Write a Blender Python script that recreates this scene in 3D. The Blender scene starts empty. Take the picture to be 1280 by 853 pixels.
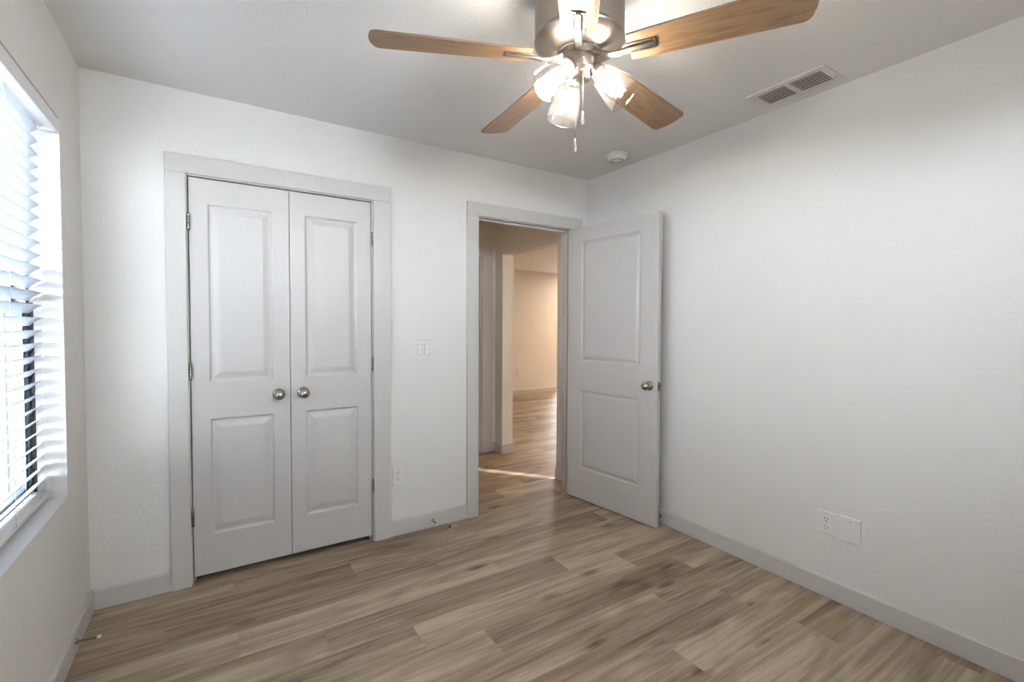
import bpy, bmesh, math, random
from mathutils import Vector, Matrix
C = bpy.context.scene.collection
sc = bpy.context.scene
R = math.radians

# ------------------------------------------------------------------ camera, light, exposure
W = 2.9937          # room width
H = 2.4539          # ceiling height
DEPTH = 3.30        # room depth towards the camera
cam = bpy.data.cameras.new('camera'); co = bpy.data.objects.new('camera', cam); C.objects.link(co)
yaw, pitch, roll, fpx = 0.5695, -0.0295, 0.0041, 584.21
Fv = Vector((math.sin(yaw)*math.cos(pitch), math.cos(yaw)*math.cos(pitch), math.sin(pitch)))
Rv = Vector((math.cos(yaw), -math.sin(yaw), 0)); Uv = Rv.cross(Fv)
R2 = Rv*math.cos(roll) + Uv*math.sin(roll); U2 = Uv*math.cos(roll) - Rv*math.sin(roll)
co.matrix_world = Matrix(((R2.x, U2.x, -Fv.x, -2.5058), (R2.y, U2.y, -Fv.y, -2.8116), (R2.z, U2.z, -Fv.z, 1.3222), (0, 0, 0, 1)))
cam.sensor_width = 36; cam.lens = fpx/1280*36; cam.shift_y = -4.09/1280; cam.clip_start = 0.02
sc.camera = co
sc.view_settings.view_transform = 'Standard'; sc.view_settings.look = 'None'
sc.view_settings.gamma = 1; sc.view_settings.use_curve_mapping = False
sc.view_settings.exposure = 0.50
world = bpy.data.worlds.new('world'); sc.world = world; world.use_nodes = True
WN = world.node_tree.nodes['Background']
WN.inputs['Color'].default_value = (0.955, 0.975, 1.0, 1); WN.inputs['Strength'].default_value = 38.0
BULB_STRENGTH = 200.0
LIVING_WATTS = 33.0
sc.cycles.use_light_tree = False
sc.cycles.max_bounces = 10; sc.cycles.diffuse_bounces = 6; sc.cycles.transparent_max_bounces = 24
sc.cycles.transmission_bounces = 8; sc.cycles.glossy_bounces = 4
sc.cycles.caustics_reflective = False; sc.cycles.caustics_refractive = False
sc.cycles.sample_clamp_indirect = 6.0

def area(name, loc, target, sx, sy, watts, col, spread=180.0):
    l = bpy.data.lights.new(name, 'AREA'); l.shape = 'RECTANGLE'; l.size = sx; l.size_y = sy
    l.energy = watts; l.color = col; l.spread = R(spread)
    o = bpy.data.objects.new(name, l); C.objects.link(o); o.location = loc
    o.rotation_euler = (Vector(target)-Vector(loc)).to_track_quat('-Z', 'Y').to_euler()
    return o

# ------------------------------------------------------------------ materials
def mat(name, col, rough=0.5, metal=0.0, noise=None, bump=None, spec=0.5, aniso=0.0):
    m = bpy.data.materials.new(name); m.use_nodes = True
    n = m.node_tree.nodes; l = m.node_tree.links; b = n['Principled BSDF']
    b.inputs['Base Color'].default_value = (*col, 1); b.inputs['Roughness'].default_value = rough
    b.inputs['Metallic'].default_value = metal; b.inputs['Specular IOR Level'].default_value = spec
    tc = n.new('ShaderNodeTexCoord')
    if noise:
        scl, amt = noise
        t = n.new('ShaderNodeTexNoise'); t.inputs['Scale'].default_value = scl; t.inputs['Detail'].default_value = 3
        l.new(tc.outputs['Object'], t.inputs['Vector'])
        mx = n.new('ShaderNodeMix'); mx.data_type = 'RGBA'
        mx.inputs['A'].default_value = (*[c*(1-amt) for c in col], 1); mx.inputs['B'].default_value = (*[min(1, c*(1+amt)) for c in col], 1)
        l.new(t.outputs['Fac'], mx.inputs['Factor']); l.new(mx.outputs['Result'], b.inputs['Base Color'])
    if bump:
        scl, st, dist = bump
        t = n.new('ShaderNodeTexNoise'); t.inputs['Scale'].default_value = scl; t.inputs['Detail'].default_value = 4
        l.new(tc.outputs['Object'], t.inputs['Vector'])
        bp = n.new('ShaderNodeBump'); bp.inputs['Strength'].default_value = st; bp.inputs['Distance'].default_value = dist
        l.new(t.outputs['Fac'], bp.inputs['Height']); l.new(bp.outputs['Normal'], b.inputs['Normal'])
    return m

M = {}
M['wall'] = mat('wall_paint', (0.78, 0.768, 0.748), 0.75, noise=(3, 0.01), bump=(55, 0.35, 0.004), spec=0.3)
M['ceiling'] = mat('ceiling_paint', (0.86, 0.855, 0.84), 0.85, noise=(3, 0.01), bump=(60, 0.35, 0.004), spec=0.2)
M['trim'] = mat('trim_paint', (0.60, 0.582, 0.562), 0.38, noise=(5, 0.01), bump=(140, 0.05, 0.002))
M['door'] = mat('door_paint', (0.565, 0.545, 0.527), 0.42, noise=(5, 0.01), bump=(160, 0.06, 0.002))
M['plate'] = mat('plate_plastic', (0.80, 0.77, 0.76), 0.35, noise=(20, 0.01))
M['dark'] = mat('dark_slot', (0.05, 0.045, 0.04), 0.6, noise=(20, 0.05))
M['white'] = mat('white_plastic', (0.80, 0.79, 0.78), 0.4, noise=(20, 0.01))
M['vent'] = mat('vent_enamel', (0.78, 0.74, 0.73), 0.4, noise=(20, 0.01))
M['ductdark'] = mat('shade_and_dark_metal', (0.10, 0.08, 0.075), 0.8, noise=(20, 0.05))  # stands for shade in the duct, gaps and slots; also dark metal catch plates
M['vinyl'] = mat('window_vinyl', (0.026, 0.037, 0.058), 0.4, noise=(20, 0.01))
M['screen'] = mat('screen_frame', (0.005, 0.006, 0.010), 0.6, noise=(20, 0.05))
M['sill'] = mat('sill_paint', (0.74, 0.75, 0.77), 0.35, noise=(8, 0.01))
M['rail'] = mat('rail_vinyl', (0.78, 0.74, 0.70), 0.4, noise=(8, 0.01))
M['cord'] = mat('blind_cord', (0.82, 0.83, 0.85), 0.7, noise=(80, 0.03))
M['blue'] = mat('blue_plastic', (0.015, 0.02, 0.22), 0.35, noise=(30, 0.05))
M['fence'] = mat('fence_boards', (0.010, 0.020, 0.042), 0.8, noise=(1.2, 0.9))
M['ground'] = mat('pale_ground', (0.80, 0.80, 0.78), 0.9, noise=(2, 0.05))
M['steel'] = mat('satin_steel', (0.40, 0.38, 0.35), 0.22, metal=1.0, noise=(60, 0.04))
M['closet'] = mat('closet_paint', (0.5, 0.49, 0.47), 0.8, noise=(3, 0.01))

def nickel():
    m = mat('brushed_nickel', (0.44, 0.385, 0.335), 0.30, metal=1.0)
    n = m.node_tree.nodes; l = m.node_tree.links; b = n['Principled BSDF']
    tc = n.new('ShaderNodeTexCoord'); mp = n.new('ShaderNodeMapping'); mp.inputs['Scale'].default_value = (6, 6, 500)
    t = n.new('ShaderNodeTexNoise'); t.inputs['Scale'].default_value = 1.0; t.inputs['Detail'].default_value = 2
    l.new(tc.outputs['Object'], mp.inputs['Vector']); l.new(mp.outputs['Vector'], t.inputs['Vector'])
    mr = n.new('ShaderNodeMapRange'); mr.inputs['To Min'].default_value = 0.24; mr.inputs['To Max'].default_value = 0.42
    l.new(t.outputs['Fac'], mr.inputs['Value']); l.new(mr.outputs['Result'], b.inputs['Roughness'])
    return m
M['nickel'] = nickel()

def slat_mat():
    m = mat('slat_vinyl', (0.76, 0.79, 0.83), 0.45, noise=(10, 0.01))
    n = m.node_tree.nodes; l = m.node_tree.links; b = n['Principled BSDF']; out = n['Material Output']
    tr = n.new('ShaderNodeBsdfTranslucent'); tr.inputs['Color'].default_value = (0.80, 0.86, 0.95, 1)
    mx = n.new('ShaderNodeMixShader'); mx.inputs['Fac'].default_value = 0.20
    l.new(b.outputs['BSDF'], mx.inputs[1]); l.new(tr.outputs['BSDF'], mx.inputs[2]); l.new(mx.outputs['Shader'], out.inputs['Surface'])
    return m
M['slat'] = slat_mat()

def thin_glass(name, tint, seeded=False, base=0.04, haze=0.0):
    m = bpy.data.materials.new(name); m.use_nodes = True
    n = m.node_tree.nodes; l = m.node_tree.links; n.remove(n['Principled BSDF']); out = n['Material Output']
    tr = n.new('ShaderNodeBsdfTransparent'); tr.inputs['Color'].default_value = (*tint, 1)
    gl = n.new('ShaderNodeBsdfGlossy'); gl.inputs['Roughness'].default_value = 0.06
    lw = n.new('ShaderNodeLayerWeight'); lw.inputs['Blend'].default_value = 0.28
    mr = n.new('ShaderNodeMapRange'); mr.inputs['To Min'].default_value = base; mr.inputs['To Max'].default_value = 0.40 if seeded else 0.02
    l.new(lw.outputs['Facing'], mr.inputs['Value'])
    tc = n.new('ShaderNodeTexCoord'); t = n.new('ShaderNodeTexNoise'); t.inputs['Scale'].default_value = 45 if seeded else 3
    l.new(tc.outputs['Object'], t.inputs['Vector'])
    bp = n.new('ShaderNodeBump'); bp.inputs['Strength'].default_value = 0.5 if seeded else 0.02; bp.inputs['Distance'].default_value = 0.004
    l.new(t.outputs['Fac'], bp.inputs['Height']); l.new(bp.outputs['Normal'], gl.inputs['Normal']); l.new(bp.outputs['Normal'], lw.inputs['Normal'])
    mx = n.new('ShaderNodeMixShader'); l.new(mr.outputs['Result'], mx.inputs['Fac'])
    l.new(tr.outputs['BSDF'], mx.inputs[1]); l.new(gl.outputs['BSDF'], mx.inputs[2])
    last = mx
    if haze:
        tl = n.new('ShaderNodeBsdfTranslucent'); tl.inputs['Color'].default_value = (1, 0.97, 0.93, 1)
        m2 = n.new('ShaderNodeMixShader'); m2.inputs['Fac'].default_value = haze
        l.new(mx.outputs['Shader'], m2.inputs[1]); l.new(tl.outputs['BSDF'], m2.inputs[2]); last = m2
    l.new(last.outputs['Shader'], out.inputs['Surface'])
    return m
M['glass'] = thin_glass('window_glass', (0.93, 0.97, 1.0), False, 0.0)
M['shade'] = thin_glass('seeded_glass', (0.97, 0.97, 0.97), True, 0.02, 0.008)

def emit(name, col, s):
    m = bpy.data.materials.new(name); m.use_nodes = True
    n = m.node_tree.nodes; l = m.node_tree.links; n.remove(n['Principled BSDF'])
    e = n.new('ShaderNodeEmission'); e.inputs['Color'].default_value = (*col, 1); e.inputs['Strength'].default_value = s
    l.new(e.outputs['Emission'], n['Material Output'].inputs['Surface']); return m
M['bulb'] = emit('lit_bulb', (1.0, 0.90, 0.77), BULB_STRENGTH)
M['lamp_disc'] = emit('lit_lamp_disc', (1.0, 0.72, 0.45), 8.0)

def plank_mat():
    m = bpy.data.materials.new('oak_planks'); m.use_nodes = True
    n = m.node_tree.nodes; l = m.node_tree.links; b = n['Principled BSDF']
    def N(t, **k):
        x = n.new(t)
        for a, v in k.items(): setattr(x, a, v)
        return x
    uv = N('ShaderNodeUVMap', uv_map='grain'); loc = N('ShaderNodeUVMap', uv_map='local')
    att = N('ShaderNodeAttribute', attribute_name='tone')
    def noise(sx, sy, detail=4, rough=0.6, dist=0.0):
        mp = N('ShaderNodeMapping'); mp.inputs['Scale'].default_value = (sx, sy, 1); l.new(uv.outputs['UV'], mp.inputs['Vector'])
        t = N('ShaderNodeTexNoise'); t.inputs['Scale'].default_value = 1; t.inputs['Detail'].default_value = detail
        t.inputs['Roughness'].default_value = rough; t.inputs['Distortion'].default_value = dist
        l.new(mp.outputs['Vector'], t.inputs['Vector']); return t.outputs['Fac']
    def math_(op, a, bb):
        x = N('ShaderNodeMath', operation=op)
        for i, v in enumerate((a, bb)):
            if isinstance(v, (int, float)): x.inputs[i].default_value = v
            else: l.new(v, x.inputs[i])
        return x.outputs[0]
    broad = noise(1.0, 8.5, 3, 0.55, 0.5); streak = noise(1.5, 58, 5, 0.62, 0.25); fine = noise(9, 360, 3, 0.7)
    contour = math_('PINGPONG', math_('MULTIPLY', noise(0.75, 5.0, 2, 0.45, 0.3), 16.0), 1.0)
    # knots: stretched voronoi, sparse
    mp = N('ShaderNodeMapping'); mp.inputs['Scale'].default_value = (2.6, 7.5, 1); l.new(uv.outputs['UV'], mp.inputs['Vector'])
    vo = N('ShaderNodeTexVoronoi'); vo.inputs['Scale'].default_value = 1.0; l.new(mp.outputs['Vector'], vo.inputs['Vector'])
    kn = N('ShaderNodeMapRange'); kn.inputs['From Min'].default_value = 0.03; kn.inputs['From Max'].default_value = 0.22
    kn.inputs['To Min'].default_value = 1; kn.inputs['To Max'].default_value = 0; l.new(vo.outputs['Distance'], kn.inputs['Value'])
    sel = N('ShaderNodeSeparateColor'); l.new(vo.outputs['Color'], sel.inputs['Color'])
    has = math_('GREATER_THAN', sel.outputs[0], 0.45)
    knot = math_('MULTIPLY', kn.outputs['Result'], has)
    v = math_('ADD', math_('MULTIPLY', broad, 0.88), math_('MULTIPLY', streak, 0.70))
    v = math_('ADD', v, math_('MULTIPLY', fine, 0.34))
    v = math_('ADD', v, math_('MULTIPLY', math_('SUBTRACT', contour, 0.5), 0.13))
    v = math_('ADD', v, math_('MULTIPLY', att.outputs['Fac'], 0.22))
    v = math_('SUBTRACT', v, math_('MULTIPLY', knot, 0.38))
    mr = N('ShaderNodeMapRange'); mr.inputs['From Min'].default_value = 0.68; mr.inputs['From Max'].default_value = 1.30; l.new(v, mr.inputs['Value'])
    cr = N('ShaderNodeValToRGB'); l.new(mr.outputs['Result'], cr.inputs['Fac'])
    e = cr.color_ramp.elements
    e[0].position = 0.0; e[0].color = (0.092, 0.060, 0.036, 1); e[1].position = 1.0; e[1].color = (0.490, 0.398, 0.292, 1)
    a = e.new(0.35); a.color = (0.215, 0.156, 0.106, 1); a = e.new(0.68); a.color = (0.345, 0.268, 0.191, 1)
    # seams
    sp = N('ShaderNodeSeparateXYZ'); l.new(loc.outputs['UV'], sp.inputs['Vector'])
    seam = math_('MINIMUM', sp.outputs['X'], sp.outputs['Y'])
    sm = N('ShaderNodeMapRange'); sm.inputs['From Min'].default_value = 0.0004; sm.inputs['From Max'].default_value = 0.0014
    sm.inputs['To Min'].default_value = 0.55; sm.inputs['To Max'].default_value = 1.0; l.new(seam, sm.inputs['Value'])
    mx = N('ShaderNodeMix', data_type='RGBA', blend_type='MULTIPLY'); mx.inputs['Factor'].default_value = 1
    l.new(cr.outputs['Color'], mx.inputs['A']); l.new(sm.outputs['Result'], mx.inputs['B']); l.new(mx.outputs['Result'], b.inputs['Base Color'])
    rr = N('ShaderNodeMapRange'); rr.inputs['To Min'].default_value = 0.38; rr.inputs['To Max'].default_value = 0.55; l.new(streak, rr.inputs['Value']); l.new(rr.outputs['Result'], b.inputs['Roughness'])
    b.inputs['Specular IOR Level'].default_value = 0.4
    bp = N('ShaderNodeBump'); bp.inputs['Strength'].default_value = 0.15; bp.inputs['Distance'].default_value = 0.001
    l.new(fine, bp.inputs['Height']); l.new(bp.outputs['Normal'], b.inputs['Normal'])
    return m
M['planks'] = plank_mat()

def blade_mat():
    m = bpy.data.materials.new('blade_oak'); m.use_nodes = True
    n = m.node_tree.nodes; l = m.node_tree.links; b = n['Principled BSDF']
    tc = n.new('ShaderNodeTexCoord'); mp = n.new('ShaderNodeMapping'); mp.inputs['Scale'].default_value = (7, 75, 20)
    t = n.new('ShaderNodeTexNoise'); t.inputs['Scale'].default_value = 1; t.inputs['Detail'].default_value = 5; t.inputs['Distortion'].default_value = 0.7
    l.new(tc.outputs['Object'], mp.inputs['Vector']); l.new(mp.outputs['Vector'], t.inputs['Vector'])
    cr = n.new('ShaderNodeValToRGB'); e = cr.color_ramp.elements
    e[0].position = 0.25; e[0].color = (0.140, 0.078, 0.038, 1); e[1].position = 0.78; e[1].color = (0.300, 0.188, 0.104, 1)
    l.new(t.outputs['Fac'], cr.inputs['Fac']); l.new(cr.outputs['Color'], b.inputs['Base Color']); b.inputs['Roughness'].default_value = 0.42
    return m
M['blade'] = blade_mat()

# ------------------------------------------------------------------ mesh helpers
def link(name, me, m, parent=None, loc=(0, 0, 0), rot=(0, 0, 0)):
    o = bpy.data.objects.new(name, me); C.objects.link(o)
    if m: me.materials.append(m)
    if parent: o.parent = parent
    o.location = loc; o.rotation_euler = rot
    return o
class MB:
    def __init__(s, origin=(0, 0, 0)): s.v = []; s.f = []; s.sm = []; s.o = Vector(origin)
    def add(s, vs, fs, smooth=False):
        k = len(s.v); s.v += [Vector(v)-s.o for v in vs]; s.f += [tuple(i+k for i in f) for f in fs]; s.sm += [smooth]*len(fs)
    def box(s, a, b, mtx=None):
        x0, x1 = sorted((a[0], b[0])); y0, y1 = sorted((a[1], b[1])); z0, z1 = sorted((a[2], b[2]))
        vs = [Vector(p) for p in ((x0,y0,z0),(x1,y0,z0),(x1,y1,z0),(x0,y1,z0),(x0,y0,z1),(x1,y0,z1),(x1,y1,z1),(x0,y1,z1))]
        if mtx: vs = [mtx @ v for v in vs]
        s.add(vs, [(0,3,2,1),(4,5,6,7),(0,1,5,4),(1,2,6,5),(2,3,7,6),(3,0,4,7)])
    def prism(s, pts, z0, z1, mtx=None, smooth=False):       # pts: CCW outline in xy
        n = len(pts); vs = [Vector((x, y, z0)) for x, y in pts] + [Vector((x, y, z1)) for x, y in pts]
        if mtx: vs = [mtx @ v for v in vs]
        s.add(vs, [tuple(reversed(range(n))), tuple(range(n, 2*n))]); k = len(s.v)-2*n
        for i in range(n):
            j = (i+1) % n; s.f.append((k+i, k+j, k+n+j, k+n+i)); s.sm.append(smooth)
    def lathe(s, prof, seg=32, mtx=None, cap=True, smooth=True):
        vs = []; fs = []
        for r, z in prof:
            for i in range(seg):
                a = 2*math.pi*i/seg; v = Vector((r*math.cos(a), r*math.sin(a), z)); vs.append(mtx @ v if mtx else v)
        for k in range(len(prof)-1):
            for i in range(seg):
                j = (i+1) % seg; fs.append((k*seg+i, k*seg+j, (k+1)*seg+j, (k+1)*seg+i))
        s.add(vs, fs, smooth)
        if cap:
            k = len(s.v)-len(vs)
            if prof[0][0] > 1e-5: s.f.append(tuple(k+i for i in reversed(range(seg)))); s.sm.append(False)
            if prof[-1][0] > 1e-5: s.f.append(tuple(k+(len(prof)-1)*seg+i for i in range(seg))); s.sm.append(False)
    def tube(s, path, r, seg=10, closed=False):
        path = [Vector(p) for p in path]; rings = []
        for i, p in enumerate(path):
            d = (path[min(i+1, len(path)-1)]-path[max(i-1, 0)]).normalized()
            u = d.orthogonal().normalized(); 
            if rings: u = (rings[-1][1]-d*rings[-1][1].dot(d)).normalized()
            w = d.cross(u); rr = r[i] if isinstance(r, (list, tuple)) else r
            rings.append(([p+(u*math.cos(2*math.pi*k/seg)+w*math.sin(2*math.pi*k/seg))*rr for k in range(seg)], u))
        vs = [v for ring, _ in rings for v in ring]; fs = []
        for k in range(len(rings)-1):
            for i in range(seg):
                j = (i+1) % seg; fs.append((k*seg+i, k*seg+j, (k+1)*seg+j, (k+1)*seg+i))
        fs.append(tuple(reversed(range(seg)))); fs.append(tuple((len(rings)-1)*seg+i for i in range(seg)))
        s.add(vs, fs, True); s.sm[-1] = s.sm[-2] = False
    def build(s, name, m, parent=None, bevel=0, loc=(0, 0, 0), rot=(0, 0, 0), seg=2):
        me = bpy.data.meshes.new(name); me.from_pydata([tuple(v) for v in s.v], [], s.f)
        bm = bmesh.new(); bm.from_mesh(me); bmesh.ops.recalc_face_normals(bm, faces=bm.faces); bm.to_mesh(me); bm.free()
        for p, q in zip(me.polygons, s.sm): p.use_smooth = q
        o = link(name, me, m, parent, loc, rot)
        if bevel:
            b = o.modifiers.new('bevel', 'BEVEL'); b.width = bevel; b.segments = seg; b.limit_method = 'ANGLE'; b.angle_limit = R(35)
        return o

def tag(o, label=None, cat=None, group=None, kind=None):
    if label: o['label'] = label
    if cat: o['category'] = cat
    if group: o['group'] = group
    if kind: o['kind'] = kind
    return o
def empty(name, loc, rz=0):
    o = bpy.data.objects.new(name, None); C.objects.link(o); o.location = loc; o.rotation_euler = (0, 0, rz); o.empty_display_size = 0.05
    return o
def struct(name, mb, m, label, cat, bevel=0):
    return tag(mb.build(name, m, bevel=bevel), label, cat, kind='structure')
def slab_wall(axis, p0, p1, u0, u1, z0, z1, holes=()):
    """wall slab between p0..p1 across, u0..u1 along, with rectangular holes (ua, ub, za, zb)"""
    mb = MB(); us = sorted({u0, u1, *[h[0] for h in holes], *[h[1] for h in holes]}); zs = sorted({z0, z1, *[h[2] for h in holes], *[h[3] for h in holes]})
    for i in range(len(us)-1):
        col = []
        for j in range(len(zs)-1):
            uc = (us[i]+us[i+1])/2; zc = (zs[j]+zs[j+1])/2
            if any(h[0] < uc < h[1] and h[2] < zc < h[3] for h in holes): col.append(None)
            else: col.append((zs[j], zs[j+1]))
        runs = []
        for c in col:
            if c is None: runs.append(None)
            elif runs and runs[-1]: runs[-1] = (runs[-1][0], c[1])
            else: runs.append(c)
        for c in runs:
            if c is None: continue
            if axis == 'x': mb.box((p0, us[i], c[0]), (p1, us[i+1], c[1]))     # wall normal along x
            else: mb.box((us[i], p0, c[0]), (us[i+1], p1, c[1]))
    return mb

# ------------------------------------------------------------------ measured positions
T = 0.018; TB = 0.014                      # casing and baseboard thickness
HB = 0.0948                                # baseboard height
C0, C1, C2, C3 = -2.6917, -2.6098, -1.6961, -1.5925      # closet casing outer, inner, inner, outer
E0, E1, E2, E3 = -1.0708, -0.9849, -0.153, -0.066        # entry casing
ZO, ZT = 2.052, 2.1407
BW = 0.115                                 # back wall thickness
HW_Y = 1.36                                # hall far wall
WY0, WY1, WZ0, WZ1 = -1.44, -0.342, 0.635, 2.105         # window opening
VX0, VX1, VZ0, VZ1 = -2.05, -1.15, 1.74, 2.10              # high window added unseen behind the viewer to light the back wall

# ------------------------------------------------------------------ shell 
def make_floor():
    rnd = random.Random(7); pw = 0.178; L = 1.215
    known = {0: (-2.435, .35), 1: (-1.888, .60), 2: (-1.482, .75), 3: (-1.215, .45), 4: (-2.12, .5), 5: (-1.787, .6), 6: (-1.537, .35), 7: (-0.7, .55), 8: (-1.61, .4), 9: (-0.945, .55), 10: (-0.33, .3)}
    bm = bmesh.new(); g = bm.loops.layers.uv.new('grain'); lo = bm.loops.layers.uv.new('local')
    tone = bm.faces.layers.float.new('tone')
    tones = {(0, 0): .25, (0, 1): .55, (1, 0): .85, (1, 1): .15, (2, 0): .75, (3, 0): .25}
    x_lo, x_hi = -4.2, 5.4
    for row in range(-27, 19):
        ya, yb = -pw*(row+1), -pw*row
        off = known[row][0] if row in known else rnd.uniform(-1.215, 0)
        k = math.floor((x_lo-off)/L); x = off+k*L
        while x < x_hi:
            a, b = max(x, x_lo), min(x+L, x_hi)
            cx = x+L/2
            inside = (-W-0.08 < b and a < 0.08) if row >= 0 else True
            if b > a and inside:
                if row >= 0: a, b = max(a, -W-0.05), min(b, 0.1)
                if b > a:
                    q = min(8, max(1, 1))
                    vs = [bm.verts.new(p) for p in ((a, ya, 0), (b, ya, 0), (b, yb, 0), (a, yb, 0))]
                    f = bm.faces.new(vs); du, dv = rnd.uniform(0, 90), rnd.uniform(0, 90); f[tone] = rnd.uniform(0, 1)
                    for lp in f.loops:
                        px, py = lp.vert.co.x, lp.vert.co.y
                        lp[g].uv = (px+du, py+dv)
            x += L
    # seams: rebuild each plank as a framed face so that 'local' holds the distance to the plank edge
    for f in list(bm.faces):
        r = bmesh.ops.inset_region(bm, faces=[f], thickness=0.004, use_even_offset=True)
        for s in r['faces']: s[tone] = f[tone]
        inner = {v for v in f.verts}
        base = f.loops[0][g].uv - Vector((f.loops[0].vert.co.x, f.loops[0].vert.co.y))
        for s in r['faces']+[f]:
            for lp in s.loops:
                d = 0.004 if lp.vert in inner else 0.0
                lp[lo].uv = (d, d)
        for s in r['faces']:
            # grain uv continues from the plank
            pass
    me = bpy.data.meshes.new('floor')
    # uniform grain mapping for the inset rings
    for f in bm.faces: f.normal_update()
    bmesh.ops.recalc_face_normals(bm, faces=bm.faces)
    for f in bm.faces:
        if f.normal.z < 0: f.normal_flip()
    bm.to_mesh(me); bm.free()
    return me
fl = link('floor', make_floor(), M['planks'])
tag(fl, 'greige oak-look plank floor running parallel to the closet wall', 'floor', kind='structure')
sub = MB(); sub.box((-W-0.15, -DEPTH-0.1, -0.12), (0.115, 0.115, -0.002)); sub.box((-4.2, 0.115, -0.12), (5.4, 4.75, -0.002))
struct('floor_slab', sub, M['closet'], 'slab under the plank floor', 'floor')

cl = MB(); cl.box((-W-0.15, -DEPTH-0.1, H), (0.115, 0.115, H+0.1)); cl.box((-4.2, 0.115, H), (0.09, 1.5, H+0.1))
struct('ceiling', cl, M['ceiling'], 'smooth pale ceiling above the bedroom and hallway', 'ceiling')
cl2 = MB(); cl2.box((0.09, 0.115, 2.315), (5.4, 4.75, 2.42)); cl2.box((-0.42, HW_Y+0.12, 2.315), (0.09, 4.75, 2.42))
struct('ceiling_living_room', cl2, M['ceiling'], 'ceiling of the room seen beyond the hallway', 'ceiling')

closet_hole = (C1+0.006, C2-0.006, 0, ZO-0.005); entry_hole = (E1+0.010, E2-0.006, 0, ZO-0.005)
jt = 0.018
struct('wall_back', slab_wall('y', 0, BW, -W-0.15, 0.115, -0.01, H, [(closet_hole[0]-jt, closet_hole[1]+jt, -0.01, closet_hole[3]+jt), (entry_hole[0]-jt, entry_hole[1]+jt, -0.01, entry_hole[3]+jt)]), M['wall'], 'white wall holding the closet doors and the open doorway', 'wall')
struct('wall_right', slab_wall('x', 0, 0.115, -DEPTH-0.1, 0, -0.01, H), M['wall'], 'bare white wall to the right of the open door', 'wall')
struct('wall_left', slab_wall('x', -W-0.15, -W, -DEPTH-0.1, 0, -0.01, H, [(WY0, WY1, WZ0, WZ1)]), M['wall'], 'white wall holding the window with blinds', 'wall')
struct('wall_front', slab_wall('y', -DEPTH-0.1, -DEPTH, -W, 0, -0.01, H, [(VX0, VX1, VZ0, VZ1)]), M['wall'], 'white wall behind the viewer', 'wall')
# closet interior
cw = MB(); cw.box((-2.95, BW, -0.01), (-2.90, 0.80, H)); cw.box((-1.40, BW, -0.01), (-1.35, 0.80, H)); cw.box((-2.95, 0.75, -0.01), (-1.35, 0.80, H))
struct('wall_closet', cw, M['closet'], 'inner walls of the closet behind its closed doors', 'wall')
# hallway and the room beyond
OY0, OY1, OZ = 0.33, 1.222, 2.022          # opening in the wall between hall and living room
struct('wall_hall_right', slab_wall('x', -0.038, 0.088, BW, HW_Y+0.12, -0.01, H, [(OY0, OY1, -0.01, OZ)]), M['wall'], 'hallway wall with a wide cased-free opening into the far room', 'wall')
HD0, HD1 = -1.0, -0.205                    # hall door opening
struct('wall_hall_back', slab_wall('y', HW_Y, HW_Y+0.12, -4.2, -0.038, -0.01, H, [(HD0, HD1, -0.01, 2.02)]), M['wall'], 'hallway wall facing the bedroom doorway', 'wall')
hl = MB(); hl.box((-4.3, 0.0, -0.01), (-4.2, 1.5, H)); hl.box((-4.2, 0.78, -0.01), (-2.95, 0.80, H)); hl.box((-2.95, 0.80, -0.01), (-1.35, 0.82, H)); hl.box((-4.2, 0.0, -0.01), (-W-0.15, 0.1, H))
struct('wall_hall_left', hl, M['wall'], 'wall closing the far left end of the hallway', 'wall')
struct('wall_living_back', slab_wall('y', 4.45, 4.57, -0.3, 5.4, -0.01, 2.42, [(3.30, 3.50, 0.1, 2.0)]), M['wall'], 'warmly lit wall at the far end of the room beyond', 'wall')
lw_ = slab_wall('x', -0.3, -0.18, HW_Y+0.12, 4.45, -0.01, 2.42)
struct('wall_living_left', lw_, M['wall'], 'left wall of the room beyond the hallway', 'wall')
struct('wall_living_right', slab_wall('x', 5.3, 5.4, 0.115, 4.45, -0.01, 2.42), M['wall'], 'right wall of the room beyond with a wide glazed opening', 'wall')
struct('wall_living_front', slab_wall('y', 0.0, 0.115, 0.115, 5.4, -0.01, 2.42), M['wall'], 'near wall of the room beyond the hallway', 'wall')

# baseboards
def bb(name, a, b, nrm, label):
    """baseboard along a->b (xy), standing out towards nrm"""
    a = Vector(a); b = Vector(b); n = Vector(nrm); mb = MB()
    prof = [(0, 0.0025), (TB, 0.0025), (TB, HB-0.006), (TB-0.004, HB), (0, HB)]
    vs = [Vector((p.x+n.x*t, p.y+n.y*t, z)) for p in (a, b) for t, z in prof]; k = len(prof)
    fs = [tuple(range(k)), tuple(range(k, 2*k))]+[(i, (i+1) % k, k+(i+1) % k, k+i) for i in range(k)]
    mb.add(vs, fs); return struct(name, mb, M['trim'], label, 'baseboard')
bb('baseboard_back', (-W+TB, 0), (C0, 0), (0, -1), 'short pale baseboard left of the closet casing')
bb('baseboard_back', (C3, 0), (E0, 0), (0, -1), 'pale baseboard between closet and doorway casings')
bb('baseboard_back', (E3, 0), (-TB, 0), (0, -1), 'tiny baseboard piece in the corner behind the open door')
bb('baseboard_left', (-W, -DEPTH), (-W, 0), (1, 0), 'pale baseboard under the window')
bb('baseboard_right', (0, -DEPTH), (0, 0), (-1, 0), 'long pale baseboard under the bare right wall')
bb('baseboard_front', (-W+TB, -DEPTH), (-TB, -DEPTH), (0, 1), 'pale baseboard behind the viewer')
bb('baseboard_hall', (-0.038, BW+0.005), (-0.038, OY0), (-1, 0), 'short baseboard on the hallway wall stub beyond the door jamb')
bb('baseboard_hall', (-0.038, OY1), (-0.038, HW_Y), (-1, 0), 'short baseboard on the hallway side of the lit pier')
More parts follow.
